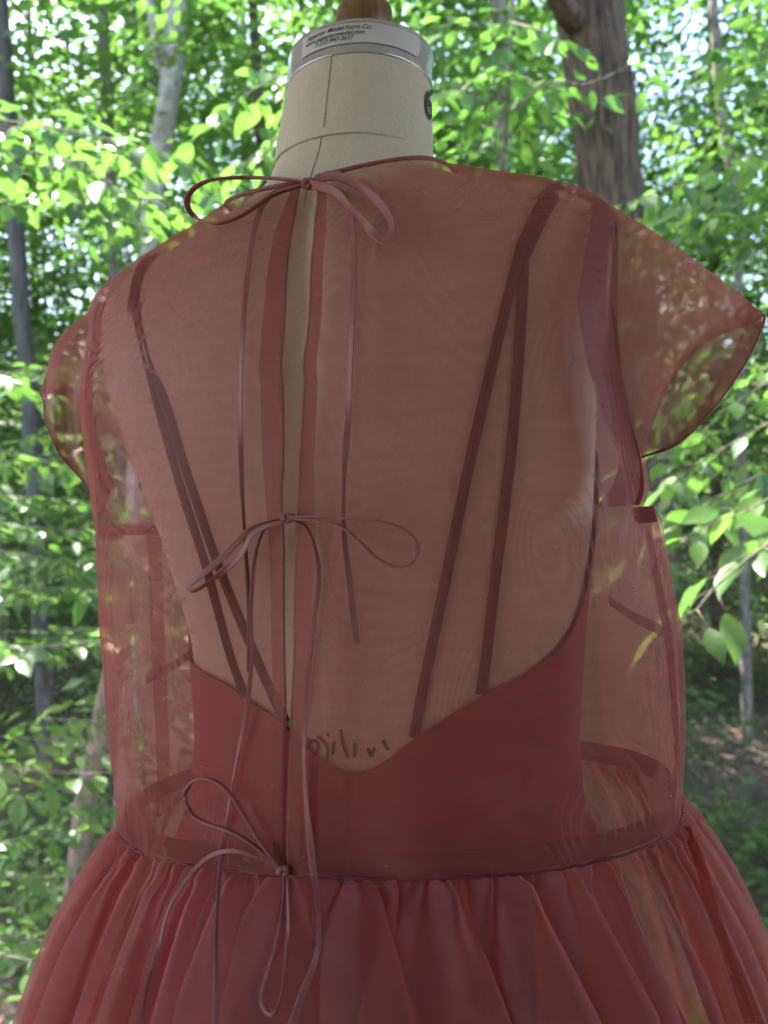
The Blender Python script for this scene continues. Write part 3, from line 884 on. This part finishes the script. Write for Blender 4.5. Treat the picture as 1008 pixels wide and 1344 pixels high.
LEAF_V = np.array([[0, 0, 0], [.28, .22, .05], [.66, .20, .03], [1, 0, -.10], [.66, -.20, .03], [.28, -.22, .05], [.5, 0, -.02]])
LEAF_F = np.array([[0, 6, 1], [1, 6, 2], [2, 6, 3], [3, 6, 4], [4, 6, 5], [5, 6, 0]])
def leaf_cloud(name, pos, d, nrm, size, low=False):
    pos, d, nrm = np.asarray(pos), unit(d), np.asarray(nrm)
    V0, F0 = (LEAF_V, LEAF_F) if not low else (np.array([[0, 0, 0], [.45, .27, .04], [1, 0, -.06], [.45, -.27, .04]]), np.array([[0, 2, 1], [0, 3, 2]]))
    s = unit(np.cross(nrm, d)); nn = np.cross(d, s)
    size = np.asarray(size)[:, None, None]
    V = pos[:, None] + size * (V0[None, :, 0:1] * d[:, None] + V0[None, :, 1:2] * s[:, None] + V0[None, :, 2:3] * nn[:, None])
    k = len(V0)
    Fc = (F0[None] + (np.arange(len(pos)) * k)[:, None, None]).reshape(-1)
    me = bpy.data.meshes.new(name)
    me.vertices.add(len(pos) * k); me.vertices.foreach_set('co', V.reshape(-1))
    nf = len(pos) * len(F0)
    me.loops.add(nf * 3); me.loops.foreach_set('vertex_index', Fc)
    me.polygons.add(nf); me.polygons.foreach_set('loop_start', np.arange(nf) * 3); me.polygons.foreach_set('loop_total', np.full(nf, 3))
    me.update(); me.validate()
    return me

def spray(axis_pts, leaf, tw_len, step, r, droop=.25, tilt=.35):
    """leaves along a branch in a loose, drooping layer: returns (pos, dir, normal, size), twig polylines"""
    ax = resample(axis_pts, max(4, int(np.sum(np.linalg.norm(np.diff(axis_pts, axis=0), axis=1)) / step)))
    T = unit(np.gradient(ax, axis=0))
    out, twigs = [], []
    n = len(ax)
    for i in range(n):
        side = unit(np.cross(T[i], [0, 0, 1]))
        for sg in ((1, -1) if i % 2 else (-1, 1)):
            if r.random() < .10: continue
            d = unit(T[i] * (.7 + .3 * r.random()) + side * sg * (.8 + .3 * r.random()) + np.array([0, 0, r.normal(0, .18)]))
            L = tw_len * (1.05 - .75 * i / n) * (.6 + .6 * r.random())
            k = max(1, int(L / (leaf * .5)))
            p = ax[i].copy(); tw = [p.copy()]
            for j in range(k):
                d = unit(d + np.array([0, 0, -droop * .25]) + r.normal(0, .08, 3))
                p = p + d * L / k
                tw.append(p.copy())
                sd2 = unit(np.cross(d, [0, 0, 1]))
                ld = unit(d * (.8 if j == k - 1 else .45) + sd2 * (1 if j % 2 else -1) * (.1 if j == k - 1 else .8) + np.array([0, 0, -droop + r.normal(0, .22)]))
                nm = unit(np.array([0, 0, 1.0]) + r.normal(0, tilt, 3))
                out.append((p + ld * leaf * .06, ld, nm, leaf * (.65 + .6 * r.random())))
            twigs.append(np.array(tw))
    return out, twigs

# near leaf shapes
def near_leaf(k):
    r = np.random.default_rng(100 + k)
    prof = np.array([(0, 0), (.10, .12), (.25, .235), (.42, .275), (.60, .235), (.78, .135), (.92, .045), (1.0, 0)])
    bend = -.10 - .10 * r.random(); cup = .05 + .08 * r.random()
    V, f = [], []
    for i, (u, w) in enumerate(prof):
        h = bend * u * u
        wv = .012 * math.sin(i * 2.1 + k)
        V += [(u, w, h + cup * w * 2 + wv), (u, 0, h), (u, -w, h + cup * w * 2 - wv)]
    for i in range(len(prof) - 1):
        a, b = 3 * i, 3 * i + 3
        f += [(a, a + 1, b + 1, b), (a + 1, a + 2, b + 2, b + 1)]
    me = mesh('leaf', V, f)
    me.materials.append(M['leaf_near'])
    me.polygons.foreach_set('use_smooth', [True] * len(me.polygons))
    return me
NEAR = [near_leaf(k) for k in range(5)]

def sapling(name, label, cat, stem, stem_r, branches, seed, bark='twig', cap_leaves=290, group=None):
    """stem: world points; branches: dicts(pts world, leaf, tw, step, r)"""
    r = np.random.default_rng(seed)
    root = tag(empty(name, stem[0]), label, cat, group)
    link('stem', tube('stem', resample(stem, 24), np.linspace(stem_r, stem_r * .45, 24), 10), M[bark], root)
    every = []
    for b in branches:
        pts = np.array(b['pts'])
        L, tw = spray(pts, b['leaf'], b['tw'], b.get('step', .09), r, b.get('droop', .3), b.get('tilt', .35))
        ax = resample(pts, 20)
        br = link('branch', tube('branch', ax, np.linspace(b.get('r', .006), .0018, 20), 6), M['twig'], root)
        for t in tw:
            if len(t) > 1:
                link('twig', tube('twig', t, np.linspace(.0017, .0008, len(t)), 4), M['twig'], br)
        every += L
        for q in range(b.get('more', 2)):
            off = np.array([r.normal(0, .10), .25 + .35 * r.random() + .3 * q, r.normal(0, .12)])
            L2, tw2 = spray(pts + off, b['leaf'] * .95, b['tw'], b.get('step', .09), r, b.get('droop', .3), b.get('tilt', .35) + .1)
            every += L2
            link('branch', tube('branch', resample(pts + off, 16), np.linspace(b.get('r', .006) * .7, .0015, 16), 5), M['twig'], root)
    if len(every) > cap_leaves:
        order = list(r.permutation(len(every)))
        rest = [every[i] for i in order[cap_leaves:]]
        every = [every[i] for i in order[:cap_leaves]]
        me = leaf_cloud('foliage', np.array([q[0] for q in rest]), np.array([q[1] for q in rest]), np.array([q[2] for q in rest]), np.array([q[3] for q in rest]))
        tag(link('foliage', me, M['leaf_crown'], root, smooth=False), kind='stuff')
    base = Vector([float(c) for c in stem[0]])
    for p, d, nm, s in every:
        o = bpy.data.objects.new('leaf', NEAR[int(r.integers(5))])
        col.objects.link(o)
        sd2 = unit(np.cross(nm, d)); nn = np.cross(d, sd2)
        o.parent = root
        m = Matrix(((d[0] * s, sd2[0] * s, nn[0] * s, p[0]), (d[1] * s, sd2[1] * s, nn[1] * s, p[1]), (d[2] * s, sd2[2] * s, nn[2] * s, p[2]), (0, 0, 0, 1)))
        o.matrix_parent_inverse = Matrix.Translation(-base)
        o.matrix_basis = m
    return root

def PX(*q): return [P(*a) for a in q]
def gp(x, y): return np.array([x, y, gz(x, y)])

# upper left: big backlit sprays
b0 = P(-60, 60, 3.0)
sapling('beech_sapling', 'slender sapling with bright backlit leaves at upper left beside the form\'s neck', 'sapling',
        [gp(b0[0] - .3, 3.0), P(-90, 700, 3.0), b0, P(-40, -200, 3.0)], .022, [
    dict(more=1, pts=PX((-60, 150, 3.0), (80, 170, 2.9), (170, 190, 2.8), (240, 210, 2.7)), leaf=.115, tw=.30, step=.085),
    dict(more=1, pts=PX((-60, 200, 3.0), (40, 200, 2.8), (110, 220, 2.6), (160, 250, 2.5)), leaf=.115, tw=.28, step=.085),
    dict(more=1, pts=PX((450, 60, 3.2), (390, 90, 3.1), (330, 120, 3.0), (265, 170, 2.9)), leaf=.11, tw=.28, step=.09),
    dict(pts=PX((450, 130, 2.9), (380, 170, 2.8), (320, 215, 2.7)), leaf=.08, tw=.18, step=.08)], 1)
# upper right beside the neck
b0 = P(690, -80, 3.4)
sapling('maple_sapling', 'young tree with light green leaf layers between the neck and the thick trunk', 'sapling',
        [gp(P(640, 900, 3.6)[0], 3.6), P(650, 500, 3.6), P(665, 150, 3.5), P(680, -120, 3.4)], .020, [
    dict(pts=PX((668, 60, 3.4), (620, 30, 3.3), (560, 40, 3.2)), leaf=.11, tw=.30, step=.09),
    dict(pts=PX((668, 130, 3.4), (620, 110, 3.3), (575, 130, 3.1)), leaf=.11, tw=.30, step=.09),
    dict(pts=PX((668, 150, 3.4), (720, 110, 3.2), (770, 110, 3.0), (820, 90, 2.9)), leaf=.11, tw=.16, step=.13, more=0),
    dict(pts=PX((672, 30, 3.4), (710, 40, 3.2), (740, 60, 3.1)), leaf=.105, tw=.24, step=.09),
    dict(pts=PX((670, 200, 3.4), (620, 190, 3.4), (580, 200, 3.3)), leaf=.105, tw=.22, step=.09)], 2)
b0 = P(1090, 120, 3.6)
sapling('hazel_sapling', 'leafy sapling reaching in from the edge at upper right above the cap sleeve', 'sapling',
        [gp(b0[0] + .3, 3.6), P(1120, 600, 3.6), b0, P(1070, -200, 3.6)], .022, [
    dict(more=0, pts=PX((1085, 90, 3.6), (1010, 60, 3.5), (940, 70, 3.4), (880, 90, 3.3)), leaf=.11, tw=.28, step=.09),
    dict(pts=PX((1088, 180, 3.6), (990, 200, 3.4), (920, 230, 3.2), (840, 260, 3.0)), leaf=.115, tw=.28, step=.09),
    dict(pts=PX((1095, 280, 3.6), (1000, 260, 3.4), (930, 280, 3.2)), leaf=.115, tw=.30, step=.09),
    dict(pts=PX((1100, 360, 3.6), (1000, 340, 3.2), (940, 360, 3.0)), leaf=.105, tw=.22, step=.09)], 3)
# right, close: large leaves
b0 = P(1100, 640, 2.1)
sapling('big_leaf_shrub', 'shrub with very large pale leaves close beside the right side seam', 'shrub',
        [gp(b0[0] + .2, 2.1), P(1120, 1000, 2.1), b0, P(1080, 380, 2.1)], .014, [
    dict(pts=PX((1098, 660, 2.1), (1000, 720, 2.0), (940, 770, 1.95), (915, 800, 1.9)), leaf=.12, tw=.20, step=.075, droop=.55, more=1),
    dict(pts=PX((1095, 600, 2.1), (1000, 660, 2.1), (930, 690, 2.1)), leaf=.12, tw=.22, step=.08, droop=.4, more=1),
    dict(pts=PX((1095, 520, 2.2), (1000, 560, 2.3), (900, 620, 2.4)), leaf=.09, tw=.20, step=.11, droop=.35),
    dict(pts=PX((1092, 470, 2.2), (1010, 500, 2.4), (930, 560, 2.5)), leaf=.09, tw=.20, step=.11, droop=.35)], 4)
# left middle: sunlit layers
b0 = P(-90, 520, 3.9)
sapling('sunlit_sapling', 'sapling with flat sunlit leaf layers left of the drooping sleeve', 'sapling',
        [gp(b0[0] - .2, 3.9), P(-110, 1000, 3.9), b0, P(-80, 250, 3.9)], .022, [
    dict(pts=PX((-90, 480, 3.9), (0, 490, 3.8), (90, 480, 3.7)), leaf=.11, tw=.34, step=.09),
    dict(pts=PX((-90, 600, 3.9), (0, 590, 3.8), (110, 620, 3.7)), leaf=.11, tw=.32, step=.09),
    dict(pts=PX((-95, 680, 3.9), (20, 690, 3.7), (140, 700, 3.6)), leaf=.11, tw=.34, step=.085),
    dict(pts=PX((-95, 750, 3.9), (20, 770, 3.7), (150, 770, 3.6)), leaf=.11, tw=.32, step=.09)], 5)
b0 = P(-60, 800, 3.3)
sapling('understorey_sapling', 'low sapling with drooping bright leaf sprays left of the bodice waist', 'sapling',
        [gp(b0[0] - .2, 3.3), P(-90, 1150, 3.3), b0, P(-50, 650, 3.3)], .018, [
    dict(pts=PX((-62, 850, 3.3), (40, 850, 3.2), (150, 840, 3.1), (200, 850, 3.1)), leaf=.11, tw=.22, step=.10),
    dict(pts=PX((-70, 1000, 3.3), (30, 1010, 3.1), (130, 1015, 3.0), (200, 1000, 3.0)), leaf=.11, tw=.20, step=.10),
    dict(pts=PX((-80, 1120, 3.3), (0, 1150, 3.2), (100, 1150, 3.1)), leaf=.08, tw=.18, step=.10),
    dict(pts=PX((-80, 1250, 3.0), (-20, 1250, 2.7), (40, 1260, 2.5)), leaf=.08, tw=.18, step=.10)], 6)

# trunks that stand out
def tree(name, label, path, r0, r1, bark, seed, group=None, limbs=(), crown=None, ridge=0.0):
    root = tag(empty(name, path[0]), label, 'tree', group)
    n = 40
    p = resample(path, n)
    r = np.random.default_rng(seed)
    rad = np.linspace(r0, r1, n) * (1 + .05 * np.sin(np.linspace(0, 14, n) + seed))
    rad[:4] *= np.array([1.45, 1.25, 1.12, 1.05])
    sides = 20
    if ridge:
        p = resample(path, 260); rad = np.interp(np.linspace(0, 1, 260), np.linspace(0, 1, n), rad); sides = 90
    tr = link('trunk', tube('trunk', p, rad, sides), M[bark], root)
    if ridge:                                        # plates and furrows of old bark
        me = tr.data
        co = np.empty(len(me.vertices) * 3); me.vertices.foreach_get('co', co); co = co.reshape(-1, 3)
        ax = np.repeat(p, sides, axis=0); d = co - ax
        th = np.arctan2(d[:, 1], d[:, 0]); zc = co[:, 2]
        a = np.abs(np.sin(13 * th + 1.6 * np.sin(2.1 * zc + 2 * th) + .9 * np.sin(5.3 * zc + 5 * th))) ** .6
        b = np.abs(np.sin(9 * zc + 3 * np.sin(4 * th) + 2 * np.sin(9 * th))) ** .5
        d2 = d * (1 + ridge * (a * (.55 + .45 * b) - .6))[:, None]
        me.vertices.foreach_set('co', (ax + d2).reshape(-1))
    me = tr.data
    co = np.empty(len(me.vertices) * 3); me.vertices.foreach_get('co', co); co = co.reshape(-1, 3)
    co += np.stack([np.sin(co[:, 2] * 9 + co[:, 1] * 13), np.sin(co[:, 2] * 7 + co[:, 0] * 15), 0 * co[:, 2]], 1) * r0 * .03
    me.vertices.foreach_set('co', co.reshape(-1))
    for (pts, a, b) in limbs:
        link('limb', tube('limb', resample(pts, 20), np.linspace(a, b, 20), 10), M[bark], root)
    if crown: 
        me, loc, rz, sc = crown
        c = link('crown', me, None, root, smooth=False)
        c.matrix_parent_inverse = Matrix.Translation(-Vector([float(k) for k in path[0]]))
        c.matrix_basis = Matrix.Translation(Vector(loc)) @ Matrix.Rotation(rz, 4, 'Z') @ Matrix.Diagonal((sc[0], sc[0], sc[1], 1))
        c['kind'] = 'stuff'
    return root

def crown_mesh(k, n_br=95, rad=2.4, z0=0.2, z1=10.5, leaf=.125):
    r = np.random.default_rng(500 + k)
    out = []
    for i in range(n_br):
        z = z0 + (z1 - z0) * (i + r.random()) / n_br
        a = r.random() * 2 * math.pi
        rr = rad * (.55 + .45 * r.random()) * (1 - .45 * max(0, (z - z0) / (z1 - z0) - .5) * 2)
        d = np.array([math.cos(a), math.sin(a), 0])
        p0 = d * .1 + np.array([0, 0, z]); p1 = d * rr * .55 + np.array([0, 0, z + .25]); p2 = d * rr + np.array([r.normal(0, .2), r.normal(0, .2), z + .1 + r.normal(0, .25)])
        L, _ = spray(np.array([p0, p1, p2]), leaf, .75, .16, r, .25, .4)
        out += [q for q in L if np.hypot(*q[0][:2]) > .3]
    pos = np.array([q[0] for q in out]); d = np.array([q[1] for q in out]); nm = np.array([q[2] for q in out]); s = np.array([q[3] for q in out])
    me = leaf_cloud('crown', pos, d, nm, s, low=True)
    me.materials.append(M['leaf_crown'])
    return me
CROWNS = [crown_mesh(k) for k in range(5)]

tree('slim_tree', 'slim pale grey trunk with a forked limb above the left shoulder', PX((150, 1500, 7.0), (185, 600, 7.0), (199, 320, 7.0), (206, 220, 7.0), (222, 130, 7.0), (231, 0, 7.0), (240, -400, 7.0)), .125, .095, 'bark_pale', 1,
     limbs=[(PX((214, 100, 6.98), (206, 60, 6.9), (196, 0, 6.8), (175, -140, 6.6)), .05, .03)])
tree('thick_tree', 'thick trunk with rough furrowed bark above the right shoulder', PX((850, 1400, 5.2), (830, 600, 5.2), (803, 260, 5.2), (788, 120, 5.2), (772, 0, 5.2), (740, -350, 5.2)), .25, .20, 'bark_brown', 2, ridge=.12,
     limbs=[(PX((760, 30, 5.1), (742, 15, 4.95), (722, -40, 4.8), (700, -160, 4.6)), .085, .05)])
tree('dark_tree', 'dark straight trunk at the left edge above the drooping sleeve', PX((80, 1300, 8.0), (42, 560, 8.0), (30, 430, 8.0), (18, 260, 8.0), (6, 90, 8.0), (-14, -200, 8.0)), .11, .075, 'bark_dark', 3)
tree('thin_tree', 'thin crooked grey trunk high above the cap sleeve', PX((985, 1200, 9.0), (970, 420, 9.0), (962, 240, 9.0), (948, 150, 9.0), (940, 60, 9.0), (925, -200, 9.0)), .065, .05, 'bark_grey', 4)
tree('leaning_tree', 'curved pinkish brown trunk low down left of the gathered waist', PX((80, 1500, 5.0), (106, 1110, 5.0), (118, 1030, 5.0), (133, 950, 5.0), (150, 880, 5.0), (178, 760, 5.0), (215, 560, 5.0), (260, 300, 5.0)), .085, .05, 'bark_warm', 5)

# standing trees behind, each with its own crown
r = np.random.default_rng(42)
spots = []
for (y0, y1, n) in ((7.5, 11, 7), (11, 16, 9), (16, 24, 10), (24, 36, 10)):
    for k in range(n):
        y = y0 + (y1 - y0) * r.random()
        x = (-.62 + 1.24 * (k + .2 + .6 * r.random()) / n) * y
        spots.append((x, y))
rw = np.random.default_rng(77)
wings = []
for sd_ in (-1, 1):                                    # the wood goes on to either side of the view
    for k in range(9):
        y = 6.5 + 15 * rw.random(); wings.append((sd_ * (.72 + .75 * (k + rw.random()) / 9) * y, y))
for k, (x, y) in enumerate(spots + wings):
    z = gz(x, y)
    sc = .85 + .5 * r.random()
    lean = r.normal(0, .25, 2)
    path = [np.array([x, y, z]), np.array([x + lean[0] * .4, y + lean[1] * .4, z + 4]), np.array([x + lean[0], y + lean[1], z + 9]), np.array([x + 1.2 * lean[0], y + lean[1], z + 14])]
    rad = .06 + .10 * r.random()
    far = y > 16
    px = 504 + F * x / y
    if 835 < px < 915 and y < 16: continue
    where = ('at the left edge of the view' if px < 90 else 'left of the forked pale trunk' if px < 200 else 'between the forked pale trunk and the neck' if px < 380 else 'behind the neck of the form' if px < 570
             else 'between the neck and the thick trunk' if px < 740 else 'right behind the thick trunk' if px < 850 else 'right of the thick trunk' if px < 940 else 'at the right edge of the view')
    if k >= len(spots): where = 'off to the left of the window view' if x < 0 else 'off to the right of the window view'
    look = ['dark barked', 'grey barked', 'brown barked'][k % 3]
    depth = 'far tree' if y > 24 else 'distant tree' if far else 'middle distance tree' if y > 11 else 'nearer leafy tree'
    tree('forest_tree', f'{look} {depth} {where}', path, rad, rad * .5, ['bark_dark', 'bark_grey', 'bark_brown'][k % 3], k,
         'trees far back in the wood' if far else 'trees in the middle distance', crown=(CROWNS[k % 5], (x, y, z + (.2 if k % 3 else 1.5)), r.random() * 6.28, (sc * (1.0 + y * .012), sc * (.5 if far and k % 2 else 1.0))))

# far foliage that reads as one mass
n = 62000
y = 34 + 30 * r.random(n); x = (-1.5 + 3.0 * r.random(n)) * y
zg = np.array([gz(a, b) for a, b in zip(x, y)])
h = 12 * r.random(n) ** 1.7
pos = np.stack([x + r.normal(0, .3, n), y, zg + h], 1)
keep = (np.sin(x * .55 + 1.3 * np.sin(h * .4)) + np.sin(h * .8 + x * .3) + r.normal(0, .7, n)) > -.6
pos = pos[keep]; n = len(pos)
me = leaf_cloud('distant_foliage', pos, r.normal(0, 1, (n, 3)) * [1, 1, .4], unit(np.array([0, 0, 1.0]) + r.normal(0, .6, (n, 3))), .35 + .35 * r.random(n), low=True)
tag(link('distant_woods', me, M['leaf_far'], smooth=False), 'green foliage mass of the far wood closing the view', 'woods', kind='stuff')

# ground cover and fallen leaves
n = 40000
y = 3.2 + 26 * r.random(n) ** 1.3; x = (-.75 + 1.5 * r.random(n)) * (y + .5)
zg = np.array([gz(a, b) for a, b in zip(x, y)])
patch = (np.sin(x * 1.3 + .7 * y) + np.sin(y * .9 - .6 * x) + r.normal(0, .5, n)) > -.1
pos = np.stack([x, y, zg + .05 + .5 * r.random(n) ** 1.5], 1)[patch]
n = len(pos)
me = leaf_cloud('ground_plants', pos, r.normal(0, 1, (n, 3)) * [1, 1, .3], unit(np.array([0, 0, 1.0]) + r.normal(0, .3, (n, 3))), .09 + .09 * r.random(n), low=False)
tag(link('ground_plants', me, M['leaf_crown'], smooth=False), 'low green plants covering patches of the forest floor', 'plants', kind='stuff')
n = 9000
y = 3.0 + 18 * r.random(n) ** 1.3; x = (-.75 + 1.5 * r.random(n)) * (y + .5)
pos = np.stack([x, y, np.array([gz(a, b) for a, b in zip(x, y)]) + .012 + .02 * r.random(n)], 1)
me = leaf_cloud('leaf_litter', pos, r.normal(0, 1, (n, 3)) * [1, 1, .1], unit(np.array([0, 0, 1.0]) + r.normal(0, .25, (n, 3))), .06 + .06 * r.random(n), low=True)
tag(link('leaf_litter', me, M['litter'], smooth=False), 'brown fallen leaves scattered over the forest floor', 'leaf litter', kind='stuff')
